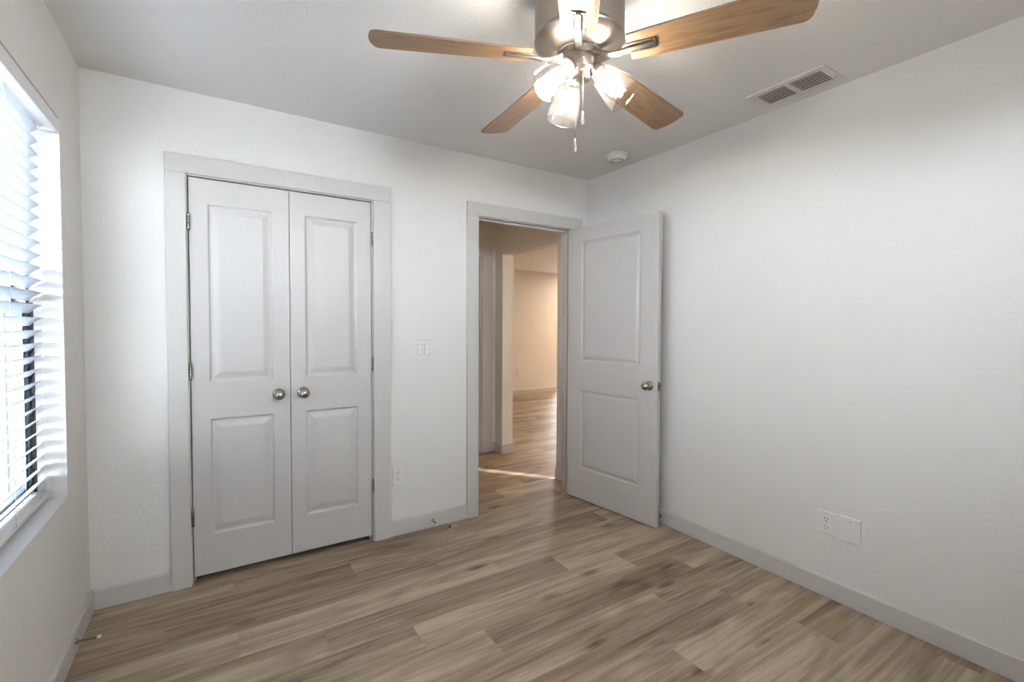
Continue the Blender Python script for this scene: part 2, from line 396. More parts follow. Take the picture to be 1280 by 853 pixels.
bb('baseboard_hall', (-0.038-TB, OY1), (0.088+TB, OY1), (0, -1), 'baseboard across the lit end of the pier')
bb('baseboard_hall', (-0.082, HW_Y), (-0.052, HW_Y), (0, -1), 'sliver of baseboard between hallway door casing and pier')
bb('baseboard_living', (-0.18, 4.45), (5.3, 4.45), (0, -1), 'baseboard along the far warm wall')

# jambs + casings (trim)
def casing(name, x0, x1, x2, x3, zo, zt, y, out, label, x3top=None):
    mb = MB(); ya, yb = y, y+out*T
    mb.box((x0, ya, 0), (x1, yb, zo)); mb.box((x2, ya, 0), (x3, yb, zo)); mb.box((x0, ya, zo), (x3top or x3, yb, zt))
    return struct(name, mb, M['trim'], label, 'door casing', bevel=0.0025)
casing('trim_1', C0, C1, C2, C3, ZO, ZT, 0, -1, 'flat pale casing framing the closet doors')
casing('trim_2', E0, E1, E2, E3, ZO, ZT, 0, -1, 'flat pale casing framing the open doorway')
def jamb(name, h, y0, y1, stop, label):
    mb = MB(); a, b, _, z = h
    mb.box((a-jt, y0, 0), (a, y1, z+jt)); mb.box((b, y0, 0), (b+jt, y1, z+jt)); mb.box((a, y0, z), (b, y1, z+jt))
    if stop:
        s0, s1, st = stop
        mb.box((a, s0, 0), (a+st, s1, z-st)); mb.box((b-st, s0, 0), (b, s1, z-st)); mb.box((a, s0, z-st), (b, s1, z))
    return struct(name, mb, M['trim'], label, 'door jamb', bevel=0.0015)
jamb('trim_3', closet_hole, 0.0, BW, (0.040, 0.075, 0.011), 'pale jamb lining the closet opening')
jamb('trim_4', entry_hole, 0.0, BW, (0.040, 0.078, 0.012), 'pale jamb lining the open doorway')
jamb('trim_5', (HD0+jt, HD1-jt, 0, 2.02-jt), HW_Y, HW_Y+0.12, (HW_Y+0.045, HW_Y+0.085, 0.012), 'jamb of the closed hallway door')
casing('trim_6', -1.10, HD0+jt-0.004, HD1-jt+0.018, -0.082, 2.016, 2.125, HW_Y, -1, 'casing of the closed hallway door')

# ------------------------------------------------------------------ doors
def panel_slab(w, h, t, panels, prof, back=True):
    """door slab in local coords: u = x 0..w, z 0..h, front face at y=0 facing -y, back at y=t"""
    mb = MB()
    us = sorted({0, w, *[p[0] for p in panels], *[p[1] for p in panels]}); zs = sorted({0, h, *[p[2] for p in panels], *[p[3] for p in panels]})
    for side in ((0, 1), (t, -1)) if back else ((0, 1),):
        y0, sg = side
        for i in range(len(us)-1):
            for j in range(len(zs)-1):
                uc = (us[i]+us[i+1])/2; zc = (zs[j]+zs[j+1])/2
                if not any(p[0] < uc < p[1] and p[2] < zc < p[3] for p in panels):
                    mb.add([(us[i], y0, zs[j]), (us[i+1], y0, zs[j]), (us[i+1], y0, zs[j+1]), (us[i], y0, zs[j+1])], [(0, 1, 2, 3) if sg > 0 else (3, 2, 1, 0)])
        for a, b, c, d in panels:
            rings = []
            for ins, dep in prof:
                y = y0+sg*dep; rings.append([(a+ins, y, c+ins), (b-ins, y, c+ins), (b-ins, y, d-ins), (a+ins, y, d-ins)])
            for k in range(len(rings)-1):
                for q in range(4):
                    r = (q+1) % 4; mb.add([rings[k][q], rings[k][r], rings[k+1][r], rings[k+1][q]], [(0, 1, 2, 3) if sg > 0 else (3, 2, 1, 0)])
            mb.add(rings[-1], [(0, 1, 2, 3) if sg > 0 else (3, 2, 1, 0)])
    if not back: mb.add([(0, t, 0), (w, t, 0), (w, t, h), (0, t, h)], [(3, 2, 1, 0)])
    mb.add([(0, 0, 0), (w, 0, 0), (w, t, 0), (0, t, 0)], [(3, 2, 1, 0)]); mb.add([(0, 0, h), (w, 0, h), (w, t, h), (0, t, h)], [(0, 1, 2, 3)])
    mb.add([(0, 0, 0), (0, t, 0), (0, t, h), (0, 0, h)], [(0, 1, 2, 3)]); mb.add([(w, 0, 0), (w, t, 0), (w, t, h), (w, 0, h)], [(3, 2, 1, 0)])
    return mb
def build_slab(mb, name, m, parent):
    me = bpy.data.meshes.new(name); me.from_pydata([tuple(v) for v in mb.v], [], mb.f)
    bm = bmesh.new(); bm.from_mesh(me); bmesh.ops.remove_doubles(bm, verts=bm.verts, dist=1e-5); bmesh.ops.recalc_face_normals(bm, faces=bm.faces); bm.to_mesh(me); bm.free()
    o = link(name, me, m, parent)
    b = o.modifiers.new('bevel', 'BEVEL'); b.width = 0.0012; b.segments = 2; b.limit_method = 'ANGLE'; b.angle_limit = R(25)
    return o
def knob(parent, loc, direc, big=True, name='door_knob'):
    mb = MB(); q = Vector(direc).to_track_quat('Z', 'Y').to_matrix().to_4x4()
    prof = [(0.0, 0), (0.030, 0), (0.0315, 0.003), (0.029, 0.008), (0.018, 0.011), (0.0115, 0.014), (0.0105, 0.028), (0.014, 0.033), (0.0225, 0.038), (0.0262, 0.046), (0.0262, 0.052), (0.0225, 0.060), (0.013, 0.0655), (0.0, 0.067)]
    mb.lathe(prof, 36, q, cap=False); return mb.build(name, M['steel'], parent, loc=loc)
def hinge(parent, loc):
    mb = MB(); h = 0.078
    for k in range(5):
        z0 = -h/2+k*h/5; mb.lathe([(0.0055, z0+0.0006), (0.0062, z0+0.0016), (0.0062, z0+h/5-0.0016), (0.0055, z0+h/5-0.0006)], 14)
    mb.lathe([(0.0, -h/2-0.005), (0.004, -h/2-0.003), (0.005, -h/2)], 14, cap=False); mb.lathe([(0.005, h/2), (0.004, h/2+0.003), (0.0, h/2+0.005)], 14, cap=False)
    return mb.build('hinge', M['steel'], parent, loc=loc)
closet_prof = [(0, 0), (0.004, 0.0010), (0.010, 0.0085), (0.018, 0.0095), (0.022, 0.0090), (0.046, 0.0020), (0.050, 0.0012)]
def closet_door(name, x0, x1, label, kx, hx):
    w = x1-x0; zb = 0.038; h = 2.040-zb
    root = empty(name, (x0, 0.003, zb)); tag(root, label, 'closet door', kind='structure')
    panels = [(0.0745, w-0.078, 0.236-zb, 0.834-zb), (0.0745, w-0.078, 1.020-zb, 1.920-zb)]
    build_slab(panel_slab(w, h, 0.034, panels, closet_prof), 'panel_slab', M['door'], root)
    knob(root, (kx-x0, 0, 0.935-zb), (0, -1, 0))
    for z in (1.822, 1.079, 0.343): hinge(root, (hx-x0, -0.012, z-zb))
    c = MB(); cx = -0.05 if kx < (x0+x1)/2 else 0.05
    cm = (x1 if kx > (x0+x1)/2 else x0)+(-0.07 if kx > (x0+x1)/2 else 0.07)
    c.box((cm-x0-0.026, 0.002, h), (cm-x0+0.026, 0.030, h+0.004)); c.build('catch_plate', M['ductdark'], root)
    return root
closet_door('door_1', -2.5985, -2.1505, 'left closet door with two raised panels beside the window wall', -2.208, -2.6005)
closet_door('door_2', -2.1470, -1.7065, 'right closet door with two raised panels, nearer the light switch', -2.085, -1.7035)

# the open bedroom door
ang = -0.115
root = empty('door_3', (E2-0.005, -0.014, 0.010), 0)
tag(root, 'white two-panel door standing open against the right wall', 'door', kind='structure')
# local frame: u from hinge along direction d, seen face towards -x
d = Vector((-math.sin(ang), -math.cos(ang), 0)); nrm = Vector((-math.cos(ang), math.sin(ang), 0))     # seen-face normal
nrm = Vector((d.y, -d.x, 0))
dw, dh, dt = 0.790, 2.032, 0.035
entry_prof = [(0, 0), (0.003, 0.0008), (0.010, 0.0060), (0.016, 0.0070), (0.020, 0.0066), (0.034, 0.0020), (0.038, 0.0014)]
mb = panel_slab(dw, dh, dt, [(0.132, dw-0.132, 0.228, 0.822), (0.132, dw-0.132, 1.036, 1.930)], entry_prof)
# map local (u, y, z): y=0 is the seen face, y>0 goes to the right wall
org = Vector((-0.2085, -0.021, 0.010)) - Vector(root.location)
mb.v = [org + d*v.x - nrm*v.y + Vector((0, 0, v.z)) for v in mb.v]
build_slab(mb, 'panel_slab', M['door'], root)
kp = org+d*0.732+Vector((0, 0, 0.915))
knob(root, kp, nrm); 
k2 = knob(root, kp-nrm*dt, -nrm)
lp = MB(); e = org+d*dw-nrm*(dt/2)+Vector((0, 0, 0.915))
mt = Matrix.Translation(e) @ Matrix(((d.x, nrm.x, 0, 0), (d.y, nrm.y, 0, 0), (0, 0, 1, 0), (0, 0, 0, 1)))
lp.box((0, -0.0125, -0.028), (0.0015, 0.0125, 0.028), mt); lp.box((0.001, -0.007, -0.009), (0.009, 0.007, 0.009), mt)
lp.build('latch_plate', M['steel'], root)
for z in (1.80, 1.05, 0.25): hinge(root, Vector((E2-0.007, -0.026, z))-Vector(root.location))
# closed hallway door
root = empty('door_4', (HD0+jt+0.003, HW_Y+0.008, 0.008)); tag(root, 'closed door at the left of the hallway, mostly hidden', 'door', kind='structure')
w4 = HD1-HD0-2*jt-0.006
build_slab(panel_slab(w4, 1.99, 0.035, [(0.12, w4-0.12, 0.22, 0.81), (0.12, w4-0.12, 1.03, 1.87)], entry_prof), 'panel_slab', M['door'], root)
knob(root, (0.065, 0, 0.91), (0, -1, 0))

# ------------------------------------------------------------------ window
def window(name, WY0, WY1, label):
    root = empty(name, (-W-0.10, (WY0+WY1)/2, WZ0)); tag(root, label, 'window', kind='structure')
    ro = root.location
    def wb(boxes, name, m, bevel=0.001, label=None):
        mb = MB(ro)
        for a, b in boxes: mb.box(a, b)
        o = mb.build(name, m, root, bevel=bevel)
        if label: o['label'] = label
        return o
    X0, X1 = -W-0.150, -W-0.095      # frame depth
    def ring(x0, x1, y0, y1, z0, z1, t): return [((x0, y0, z0), (x1, y0+t, z1)), ((x0, y1-t, z0), (x1, y1, z1)), ((x0, y0+t, z0), (x1, y1-t, z0+t)), ((x0, y0+t, z1-t), (x1, y1-t, z1))]
    zsb = WZ0+0.004
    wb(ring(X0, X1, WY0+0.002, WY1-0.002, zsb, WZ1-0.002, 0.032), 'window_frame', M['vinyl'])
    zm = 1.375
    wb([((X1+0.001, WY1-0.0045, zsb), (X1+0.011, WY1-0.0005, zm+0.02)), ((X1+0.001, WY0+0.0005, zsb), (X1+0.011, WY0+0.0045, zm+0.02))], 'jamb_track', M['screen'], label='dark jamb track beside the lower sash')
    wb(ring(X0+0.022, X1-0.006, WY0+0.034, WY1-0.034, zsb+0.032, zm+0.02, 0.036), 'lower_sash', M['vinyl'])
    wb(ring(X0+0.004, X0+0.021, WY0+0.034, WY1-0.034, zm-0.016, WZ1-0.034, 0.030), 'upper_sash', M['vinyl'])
    wb(ring(X0-0.008, X0-0.001, WY0+0.010, WY1-0.010, zsb+0.01, zm+0.01, 0.020), 'screen_frame', M['screen'], label='dark metal screen frame outside the lower sash')
    wb([((X0+0.030, WY0+0.072, zsb+0.070), (X0+0.034, WY1-0.072, zm-0.018))], 'pane', M['glass'], bevel=0)
    wb([((X0+0.010, WY0+0.066, zm+0.016), (X0+0.014, WY1-0.066, WZ1-0.066))], 'pane', M['glass'], bevel=0)
    wb([((X1, WY0+0.001, WZ0), (-W+0.001, WY1-0.001, WZ0+0.004))], 'window_sill', M['sill'])
window('window_1', WY0, WY1, 'bright single-hung window in the left wall behind white blinds')
w2 = empty('added_window_2', ((VX0+VX1)/2, -DEPTH-0.05, VZ0)); tag(w2, 'small high window added behind the viewer to light the back wall', 'window', kind='structure')  # added light opening, out of view, for the wall with the closet
mb = MB(w2.location); ya, yb, t_ = -DEPTH-0.09, -DEPTH-0.03, 0.03
mb.box((VX0+0.001, ya, VZ0+0.001), (VX0+t_, yb, VZ1-0.001)); mb.box((VX1-t_, ya, VZ0+0.001), (VX1-0.001, yb, VZ1-0.001)); mb.box((VX0+t_, ya, VZ0+0.001), (VX1-t_, yb, VZ0+t_)); mb.box((VX0+t_, ya, VZ1-t_), (VX1-t_, yb, VZ1-0.001))
mb.build('window_frame', M['vinyl'], w2, bevel=0.001)
mb = MB(w2.location); mb.box((VX0+t_, -DEPTH-0.065, VZ0+t_), (VX1-t_, -DEPTH-0.061, VZ1-t_)); mb.build('pane', M['glass'], w2)

# blinds (a thing that hangs in the opening)
BX0, BX1 = -3.090, -3.042
root = empty('window_blinds', (-W-0.06, (WY0+WY1)/2, WZ1)); tag(root, 'white horizontal slat blinds, tilted half open, hanging in the window', 'blinds')
ro = root.location; ya, yb = WY0+0.012, WY1-0.012
mb = MB(ro)
mb.box((-W-0.004, WY0+0.004, 2.043), (-W+0.004, WY1-0.004, 2.092)); mb.box((-W-0.05, WY1-0.012, 2.045), (-W-0.003, WY1-0.004, 2.098)); mb.box((-W-0.05, WY0+0.004, 2.045), (-W-0.003, WY0+0.012, 2.098))
mb.build('valance', M['white'], root, bevel=0.002)
mb = MB(ro); mb.box((BX0, WY0+0.013, 2.060), (-W-0.008, WY1-0.013, 2.1045)); mb.build('headrail', M['white'], root, bevel=0.001)
NS = 29; PITCH = 0.0470; tilt = R(38); z_top = 2.028
sl = MB(); hw = 0.025; n = 5; pts = []
for i in range(n+1):
    u = -hw+2*hw*i/n; pts.append((u, 0.0035*(1-(u/hw)**2)))
L2 = (yb-ya)/2; vs = []
for yy in (-L2, L2):
    for th in (0, 0.0026):
        for u, cz in pts: vs.append((u, yy, cz+th))
k = n+1; fs = []
for i in range(n):
    fs.append((i, i+1, 2*k+i+1, 2*k+i)); fs.append((k+i, 3*k+i, 3*k+i+1, k+i+1)); fs.append((i, k+i, k+i+1, i+1)); fs.append((2*k+i, 2*k+i+1, 3*k+i+1, 3*k+i))
fs.append((0, 2*k, 3*k, k)); fs.append((n, k+n, 3*k+n, 2*k+n)); sl.add(vs, fs)
first = sl.build('slat', M['slat'], root)
xc = (BX0+BX1)/2-ro.x
first.location = (xc, 0, z_top-ro.z); first.rotation_euler = (0, -tilt, 0)
for i in range(1, NS):
    c = first.copy(); C.objects.link(c); c.location = (xc, 0, z_top-i*PITCH-ro.z)
mb = MB(ro); mb.box((BX0-0.002, ya, 0.656), (BX1+0.002, yb, 0.676)); mb.build('bottom_rail', M['rail'], root, bevel=0.003)
for yy in (WY1-0.068, WY1-0.388, WY1-0.708, WY1-1.03):
    mb = MB(ro)
    for xx in (BX1+0.0035, BX0-0.0035): mb.tube([(xx, yy, 2.062), (xx, yy, 0.670)], 0.0012, 6)
    mb.build('ladder_cord', M['cord'], root)

# outside
gr = MB(); gr.box((-30, -25, -0.5), (-W-0.15, 30, -0.4)); gr.box((5.4, -25, -0.5), (30, 30, -0.4))
struct('ground', gr, M['ground'], 'pale ground outside the window', 'ground')
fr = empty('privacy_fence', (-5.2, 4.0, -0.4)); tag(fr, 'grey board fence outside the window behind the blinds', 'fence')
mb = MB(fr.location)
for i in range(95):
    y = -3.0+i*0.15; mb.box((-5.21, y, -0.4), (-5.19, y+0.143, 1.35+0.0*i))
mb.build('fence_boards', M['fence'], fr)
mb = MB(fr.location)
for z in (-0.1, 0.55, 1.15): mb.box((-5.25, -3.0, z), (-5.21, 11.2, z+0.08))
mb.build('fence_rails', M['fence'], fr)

# ------------------------------------------------------------------ ceiling fan
FX, FY, PH = -1.482, -1.613, -2.285
fan = empty('ceiling_fan', (FX, FY, H)); tag(fan, 'brushed nickel ceiling fan with five light oak blades and three lit glass shades', 'ceiling fan')
Z = lambda z: z-H
mb = MB(); mb.lathe([(0.135, Z(H)), (0.1445, Z(2.435)), (0.1450, Z(2.430)), (0.1450, Z(2.262)), (0.1440, Z(2.258)), (0.1440, Z(2.254)), (0.1465, Z(2.250)), (0.1465, Z(2.244)), (0.143, Z(2.240)), (0.125, Z(2.228)), (0.095, Z(2.216)), (0.074, Z(2.211)), (0.070, Z(2.211))], 64)
mb.build('motor_housing', M['nickel'], fan)
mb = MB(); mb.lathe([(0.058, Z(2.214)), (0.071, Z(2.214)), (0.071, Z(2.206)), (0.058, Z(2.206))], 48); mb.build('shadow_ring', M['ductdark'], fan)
mb = MB(); 
for k in range(20):
    a0 = 2*math.pi*(k+0.04)/20; a1 = 2*math.pi*(k+0.96)/20; pts = [(0.0685*math.cos(a0+(a1-a0)*t/4), 0.0685*math.sin(a0+(a1-a0)*t/4)) for t in range(5)]+[(0.055*math.cos(a1-(a1-a0)*t/4), 0.055*math.sin(a1-(a1-a0)*t/4)) for t in range(5)]
    mb.prism(pts, Z(2.192), Z(2.207))
mb.build('flywheel_ring', M['nickel'], fan)
mb = MB(); mb.lathe([(0.052, Z(2.21)), (0.055, Z(2.192)), (0.055, Z(2.152)), (0.053, Z(2.148)), (0.045, Z(2.147)), (0.044, Z(2.138)), (0.036, Z(2.125)), (0.018, Z(2.118)), (0.0, Z(2.117))], 48, cap=False)
mb.build('switch_housing', M['nickel'], fan)
# blades
BZ = 2.190
def blade_outline():
    r0, r1, w0, w1, rc = 0.163, 0.660, 0.0525, 0.0690, 0.028
    up = [(r0, -w0+0.004), (r0+0.004, -w0)]
    for t in range(1, 9): s = t/9; up.append((r0+(r1-r0-rc)*s, -(w0+(w1-w0)*(s**0.85))))
    tip = []
    for t in range(9): a = -math.pi/2+math.pi/2*t/8; tip.append((r1-rc+rc*math.cos(a)-0.010*0, -w1+rc+rc*math.sin(a)))
    low = up+tip
    bow = [(r1+0.006*math.cos(math.pi/2*y/0.05), y) for y in (-0.03, -0.015, 0, 0.015, 0.03)]
    return low+bow+[(x, -y) for x, y in reversed(low)]
bladeang = R(12)
bm_ = MB(); tiltm = Matrix.Translation((0, 0, Z(BZ))) @ Matrix.Rotation(-bladeang, 4, 'X')
bm_.prism(blade_outline(), -0.003, 0.0035)
def arc_rect(x0, x1, w): return [(x0, -w), (x1, -w), (x1, w), (x0, w)]
ir = MB()     # blade iron in blade-plane coordinates (before tilt)
inv = tiltm.inverted()
ir.prism(arc_rect(0.150, 0.243, 0.0085), -0.0105, -0.003)                                  # centre bar over plate
ir.box((0.152, -0.0205, -0.0065), (0.246, -0.0145, -0.003)); ir.box((0.152, 0.0145, -0.0065), (0.246, 0.0205, -0.003)); ir.box((0.240, -0.0205, -0.0065), (0.246, 0.0205, -0.003))
# curved arm from hub to plate (world-ish coordinates)
path = [(0.060, 2.200, 0.0), (0.078, 2.192, 0), (0.100, 2.183, 0), (0.125, 2.1795, 0), (0.150, 2.1815, 0), (0.170, 2.1835, 0)]
vs = []; fs = []
for i, (r, z, _) in enumerate(path):
    hwid = 0.0125-0.0035*i/5
    tl = Matrix.Rotation(-bladeang*min(1, i/3), 4, 'X')
    for yy, zz in ((-hwid, -0.0035), (hwid, -0.0035), (hwid, 0.0035), (-hwid, 0.0035)):
        v = tl @ Vector((0, yy, zz)); w_ = inv @ Vector((r, v.y, Z(z)+v.z)); vs.append(w_)
for i in range(len(path)-1):
    for q in range(4): r_ = (q+1) % 4; fs.append((4*i+q, 4*i+r_, 4*i+4+r_, 4*i+4+q))
fs += [(0, 1, 2, 3), tuple(4*(len(path)-1)+q for q in (3, 2, 1, 0))]; ir.add(vs, fs)
slot = MB(); slot.box((0.1665, -0.0140, -0.0034), (0.2395, 0.0140, -0.0029)); slot.box((0.2465, -0.0215, -0.0045), (0.2485, 0.0215, -0.0029))
b0 = bm_.build('blade', M['blade'], fan, bevel=0.0012); i0 = ir.build('blade_iron', M['nickel'], b0, bevel=0.0012); s0 = slot.build('iron_recess', M['ductdark'], b0)
for k in range(5):
    a = PH+k*2*math.pi/5
    mtx = Matrix.Rotation(a, 4, 'Z') @ tiltm
    b = b0 if k == 0 else b0.copy()
    if k:
        C.objects.link(b)
        for ch in (i0, s0):
            c = ch.copy(); C.objects.link(c); c.parent = b
    b.matrix_local = mtx
# lamp arms, shades, bulbs
LA = 1.272; rn, zn, LT = 0.055, 2.152, R(44.5)
def lamp_m(a):
    dv = Vector((math.cos(a)*math.sin(LT), math.sin(a)*math.sin(LT), -math.cos(LT)))
    q = dv.to_track_quat('Z', 'Y').to_matrix().to_4x4()
    return Matrix.Translation((rn*math.cos(a), rn*math.sin(a), Z(zn))) @ q
def part_at(mb, name, m, a, **k):
    o = mb.build(name, m, fan, **k); o.matrix_local = lamp_m(a); return o
shade_prof = [(0.0240, 0.010), (0.0280, 0.013), (0.0335, 0.024), (0.0410, 0.045), (0.0480, 0.070), (0.0540, 0.098), (0.0575, 0.126), (0.0585, 0.136)]
for k in range(3):
    a = LA+k*2*math.pi/3
    mb = MB(); mb.lathe([(0.0, -0.030), (0.010, -0.030), (0.012, -0.010), (0.0225, -0.008), (0.0245, -0.004), (0.0245, 0.016), (0.0225, 0.020), (0.0175, 0.021), (0.0165, 0.034), (0.0, 0.034)], 32, cap=False)
    part_at(mb, 'lamp_socket', M['nickel'], a)
    mb = MB(); inner = [(r-0.0022, z) for r, z in reversed(shade_prof)]
    mb.lathe(shade_prof+[(shade_prof[-1][0]-0.0011, 0.1378)]+inner+[shade_prof[0]], 48, cap=False)
    part_at(mb, 'glass_shade', M['shade'], a)
    mb = MB(); mb.lathe([(0.0, 0.034), (0.012, 0.034), (0.0125, 0.040), (0.016, 0.050), (0.0215, 0.062), (0.0235, 0.074), (0.0225, 0.085), (0.018, 0.094), (0.010, 0.0995), (0.0, 0.101)], 28, cap=False)
    part_at(mb, 'light_bulb', M['bulb'], a)
# pull chains
def chain(x, y, z0, z1, label):
    mb = MB(); mb.tube([(x, y, Z(z0)), (x, y, Z(z1))], 0.0009, 6)
    nb = int((z0-z1)/0.006)
    for i in range(nb): mb.lathe([(0.0, -0.0015), (0.0014, 0), (0.0, 0.0015)], 6, Matrix.Translation((x, y, Z(z0-i*0.006))), cap=False)
    c = mb.build('pull_chain', M['nickel'], fan)
    mb = MB(); mb.lathe([(0.0, 0.0), (0.0022, -0.001), (0.0030, -0.010), (0.0062, -0.028), (0.0068, -0.036), (0.0045, -0.046), (0.0, -0.049)], 16, Matrix.Translation((x, y, Z(z1))), cap=False)
    o = mb.build('chain_pull', M['nickel'], c)
    return c
cdx, cdy = -0.539, -0.842          # towards the camera
rx, ry = 0.842, -0.539             # to the camera's right
chain(cdx*0.056+rx*0.006, cdy*0.056+ry*0.006, 2.168, 1.999, '')
mb = MB(); mb.lathe([(0.0, 0), (0.004, 0), (0.0045, 0.003), (0.003, 0.006), (0.0, 0.006)], 14, Matrix.Translation((cdx*0.054+rx*0.006, cdy*0.054+ry*0.006, Z(2.170))) @ Vector((cdx, cdy, 0)).to_track_quat('Z', 'Y').to_matrix().to_4x4(), cap=False)
mb.build('chain_grommet', M['nickel'], fan)
chain(-rx*0.013+cdx*0.018, -ry*0.013+cdy*0.018, 2.130, 1.928, '')

# ------------------------------------------------------------------ ceiling vent and smoke detector
vx0, vx1, vy0, vy1 = -0.262, -0.060, -1.806, -1.450
vent = empty('ceiling_vent', ((vx0+vx1)/2, (vy0+vy1)/2, H)); tag(vent, 'white two-bank louvred air vent in the ceiling near the right wall', 'vent')
vo = vent.location; ix0, ix1, iy0, iy1 = vx0+0.036, vx1-0.036, vy0+0.032, vy1-0.032; ym = (iy0+iy1)/2
mb = MB(vo); zf = H-0.006
for a, b in (((vx0, vy0), (ix0, vy1)), ((ix1, vy0), (vx1, vy1)), ((ix0, vy0), (ix1, iy0)), ((ix0, iy1), (ix1, vy1)), ((ix0, ym-0.012), (ix1, ym+0.012))): mb.box((a[0], a[1], zf), (b[0], b[1], H+0.0005))
mb.build('vent_frame', M['vent'], vent)
mb = MB(vo); mb.box((ix0, iy0, H-0.0008), (ix1, iy1, H-0.0003)); mb.build('duct_backing', M['ductdark'], vent)  # dark sheet in place of the shaded open duct
for bank in ((iy0, ym-0.012), (ym+0.012, iy1)):
    for i in range(6):
        xx = ix0+(i+0.5)*(ix1-ix0)/6
        mb = MB(vo); mt = Matrix.Translation((xx, 0, H-0.007)) @ Matrix.Rotation(R(-14), 4, 'Y')
        mb.box((-0.0078, bank[0], -0.0006), (0.0078, bank[1], 0.0007), mt); mb.build('louver', M['vent'], vent)
for sx, sy in ((ix0+0.02, vy1-0.016), (ix1-0.02, vy0+0.016)):
    mb = MB(vo); mb.lathe([(0.0, -0.0075), (0.003, -0.007), (0.0035, -0.0055)], 12, Matrix.Translation((sx, sy, H)), cap=False); mb.build('screw', M['steel'], vent)
det = empty('smoke_detector', (-0.218, -0.530, H)); tag(det, 'round white smoke detector on the ceiling near the room corner', 'smoke detector')
mb = MB(); mb.lathe([(0.0, 0), (0.071, 0), (0.072, -0.004), (0.070, -0.009), (0.060, -0.011), (0.0, -0.011)], 40, cap=False); mb.build('base_plate', M['white'], det)
mb = MB(); mb.lathe([(0.058, -0.011), (0.061, -0.014), (0.060, -0.026), (0.054, -0.036), (0.046, -0.040), (0.026, -0.041), (0.024, -0.044), (0.012, -0.047), (0.0, -0.0475)], 40, cap=False); mb.build('sensor_cover', M['white'], det)
mb = MB()
for k in range(16):
    if k % 8 == 7: continue
    a = 2*math.pi*k/16; mt = Matrix.Rotation(a, 4, 'Z'); mb.box((0.0375, -0.006, -0.0413), (0.044, 0.006, -0.0400), mt)
mb.build('vent_slots', M['ductdark'], det)

# ------------------------------------------------------------------ wall plates
def plate_frame(name, loc, nrm, label, cat, group=None):
    rz = math.atan2(nrm[1], nrm[0])+math.pi/2     # local -y faces the room
    o = empty(name, loc, rz); tag(o, label, cat, group); return o
def plate(root, w, h):
    mb = MB(); t = 0.0065
    a, b = w/2, h/2; c = 0.004
    vs = [(-a, 0, -b), (a, 0, -b), (a, 0, b), (-a, 0, b), (-a, -0.003, -b), (a, -0.003, -b), (a, -0.003, b), (-a, -0.003, b), (-a+c, -t, -b+c), (a-c, -t, -b+c), (a-c, -t, b-c), (-a+c, -t, b-c)]
    mb.add(vs, [(0, 1, 5, 4), (1, 2, 6, 5), (2, 3, 7, 6), (3, 0, 4, 7), (4, 5, 9, 8), (5, 6, 10, 9), (6, 7, 11, 10), (7, 4, 8, 11), (8, 9, 10, 11), (3, 2, 1, 0)])
    return mb.build('cover_plate', M['plate'], root)
def screw(root, x, z):
    mb = MB(); mb.lathe([(0.0, 0.0015), (0.0022, 0.001), (0.003, 0)], 10, Matrix.Translation((x, -0.0065, z)) @ Matrix.Rotation(math.pi/2, 4, 'X'), cap=False); mb.build('screw', M['steel'], root)
def outlet(loc, nrm, w, h, label):
    r = plate_frame('wall_outlet', loc, nrm, label, 'outlet'); plate(r, w, h); screw(r, 0, 0)
    for s in (1, -1):
        mb = MB(); pts = []
        for k in range(24):
            a = 2*math.pi*k/24; pts.append((0.0172*math.cos(a), max(-0.0145, min(0.0145, 0.0172*math.sin(a)))))
        mb.prism(pts, 0, 0.0025, Matrix.Translation((0, -0.006, s*0.020)) @ Matrix.Rotation(math.pi/2, 4, 'X'))
        f = mb.build('receptacle', M['plate'], r)
        mb = MB(); mb.box((-0.0085, -0.0091, s*0.020-0.001), (-0.006, -0.0084, s*0.020+0.009)); mb.box((0.006, -0.0091, s*0.020+0.000), (0.0082, -0.0084, s*0.020+0.008))
        mb.lathe([(0.0, 0.0006), (0.0027, 0.0006), (0.0027, 0)], 12, Matrix.Translation((0, -0.0085, s*0.020-0.007)) @ Matrix.Rotation(math.pi/2, 4, 'X'), cap=False)
        mb.build('slots', M['dark'], f)
    return r
outlet((-1.5475, 0, 0.373), (0, -1), 0.072, 0.126, 'white outlet beside the closet casing, low on the door wall')
outlet((0, -1.748, 0.361), (-1, 0), 0.082, 0.112, 'white outlet on the right wall beside the blank cover plate')
outlet((2.29, 4.45, 0.41), (0, -1), 0.08, 0.12, 'tiny outlet on the warm far wall seen through the doorway')
r = plate_frame('blank_cover_plate', (0, -1.848, 0.360), (-1, 0), 'blank white cover plate with two screws on the right wall', 'cover plate'); plate(r, 0.086, 0.122); screw(r, 0, 0.042); screw(r, 0, -0.042)
r = plate_frame('light_switch', (-1.3765, 0, 1.157), (0, -1), 'white double rocker light switch between closet and doorway', 'light switch'); plate(r, 0.128, 0.124)
for s in (-1, 1):
    mb = MB(); mb.box((s*0.024-0.0175, -0.0075, -0.034), (s*0.024+0.0175, -0.006, 0.034)); fr_ = mb.build('rocker_bezel', M['plate'], r, bevel=0.0005)
    mb = MB(); mt = Matrix.Translation((s*0.024, -0.008, 0)) @ Matrix.Rotation(R(4*s), 4, 'X'); mb.box((-0.0155, -0.003, -0.032), (0.0155, 0.0025, 0.032), mt); mb.build('rocker', M['white'], fr_, bevel=0.001)
    mb = MB(); mb.box((s*0.024-0.0185, -0.0069, -0.035), (s*0.024+0.0185, -0.0060, 0.035)); mb.build('rocker_gap', M['ductdark'], r)

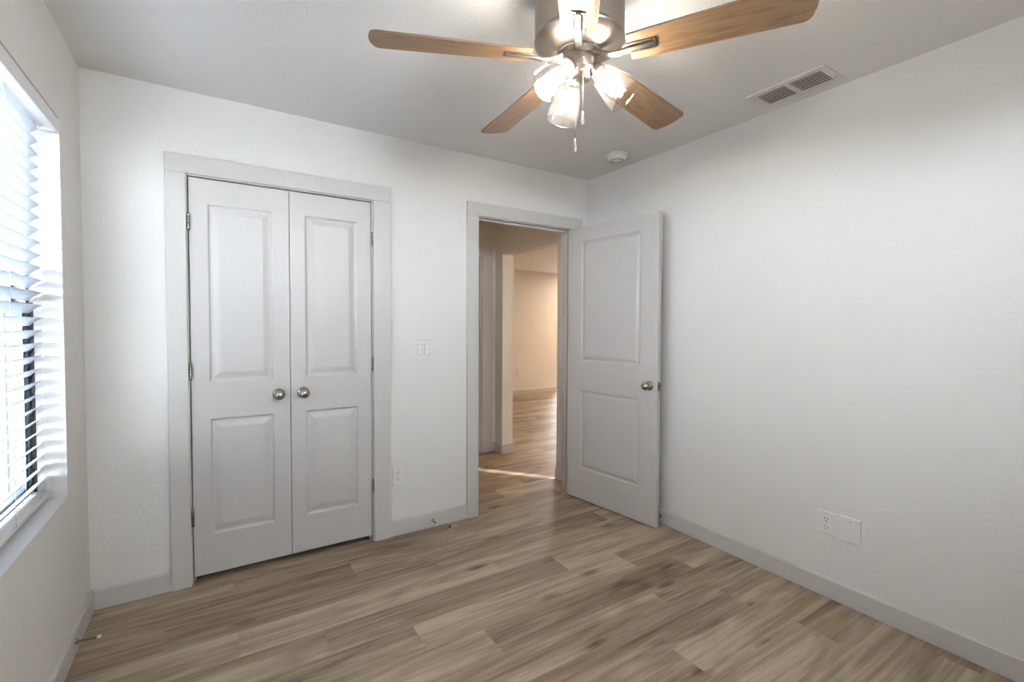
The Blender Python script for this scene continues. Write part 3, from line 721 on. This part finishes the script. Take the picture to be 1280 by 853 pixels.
# ------------------------------------------------------------------ door stops and the small blue cap
def door_stop(loc, direc, label, ln=0.070):
    r = empty('door_stop', loc); tag(r, label, 'door stop'); q = Vector(direc).to_track_quat('Z', 'Y').to_matrix().to_4x4()
    mb = MB(); mb.lathe([(0.0, 0), (0.0105, 0), (0.0105, 0.002), (0.0055, 0.010), (0.0, 0.010)], 20, q, cap=False); mb.build('flange', M['steel'], r)
    mb = MB(); turns = 18; seg = turns*10; mb.tube([q @ Vector((0.0036*math.cos(2*math.pi*i/10), 0.0036*math.sin(2*math.pi*i/10), 0.008+(ln-0.018)*i/seg)) for i in range(seg+1)], 0.0011, 5); mb.build('spring', M['steel'], r)
    mb = MB(); mb.lathe([(0.0, ln-0.013), (0.0052, ln-0.013), (0.0062, ln-0.010), (0.0060, ln-0.002), (0.0045, ln), (0.0, ln)], 16, q, cap=False); mb.build('rubber_tip', M['white'], r)
door_stop((-W+TB, -0.353, 0.056), (1, 0, -0.06), 'spring door stop on the baseboard under the window', 0.078)
door_stop((-1.318, -TB, 0.047), (0.0, -1, -0.10), 'spring door stop on the baseboard below the light switch', 0.070)
door_stop((-TB, -0.765, 0.052), (-1, 0, 0), 'spring door stop hidden between the open door and right wall', 0.060)
r = empty('blue_cap', (-1.226, -0.075, 0)); tag(r, 'tiny dark blue plastic cap lying on the floor near the doorway', 'cap')
mb = MB(); q = Vector((1, -0.15, 0)).to_track_quat('Z', 'Y').to_matrix().to_4x4(); mb.lathe([(0.0, -0.009), (0.0062, -0.009), (0.0070, -0.007), (0.0070, 0.005), (0.0045, 0.009), (0.0, 0.009)], 18, Matrix.Translation((0, 0, 0.0072)) @ q, cap=False); mb.build('cap_body', M['blue'], r)
mb = MB(); mb.tube([(0.009, -0.0012, 0.0060), (0.045, -0.008, 0.0022)], [0.0022, 0.0012], 8); mb.build('stem', M['plate'], r)

# ------------------------------------------------------------------ lamps of the rooms beyond (out of view), some added for their light
def ceiling_lamp(loc, watts, label, col=(1.0, 0.73, 0.50)):
    r = empty('ceiling_lamp', loc); tag(r, label, 'ceiling lamp')
    mb = MB(); mb.lathe([(0.0, 0), (0.13, 0), (0.135, -0.012), (0.125, -0.022), (0.0, -0.022)], 32, cap=False); mb.build('lamp_base', M['white'], r)
    mb = MB(); mb.lathe([(0.0, -0.0225), (0.115, -0.0225), (0.112, -0.026), (0.0, -0.030)], 32, cap=False); mb.build('lit_disc', M['lamp_disc'], r)
    l = bpy.data.lights.new('lamp_light', 'AREA'); l.shape = 'DISK'; l.size = 0.22; l.energy = watts; l.color = col
    o = bpy.data.objects.new('lamp_light', l); C.objects.link(o); o.parent = r; o.location = (0, 0, -0.034)
ceiling_lamp((3.9, 3.65, 2.315), LIVING_WATTS, 'lit disc lamp near the far wall of the room beyond')
ceiling_lamp((1.4, 0.80, 2.315), LIVING_WATTS*0.5, 'added disc lamp just inside the room beyond, lighting the pier')  # added to light the pier end and warm the hall
ceiling_lamp((-1.1, 0.75, H), 1.0, 'dim added lamp on the hallway ceiling, left of the doorway, warming the hall', (1.0, 0.68, 0.38))  # added unseen lamp that gives the hall its warm tone
# added unseen beam that lays a thin light streak across the hallway floor
st = area('floor_streak_light', (0.98, 0.99, 2.05), (-0.27, 0.62, 0.0), 0.86, 0.006, 0.26, (1.0, 0.93, 0.88), 2.5)
zz = (Vector((0.98, 0.99, 2.05))-Vector((-0.27, 0.62, 0.0))).normalized(); xx = Vector((0.63, -0.777, 0)); xx = (xx-zz*xx.dot(zz)).normalized(); yy = zz.cross(xx)
st.rotation_euler = Matrix((xx, yy, zz)).transposed().to_euler()
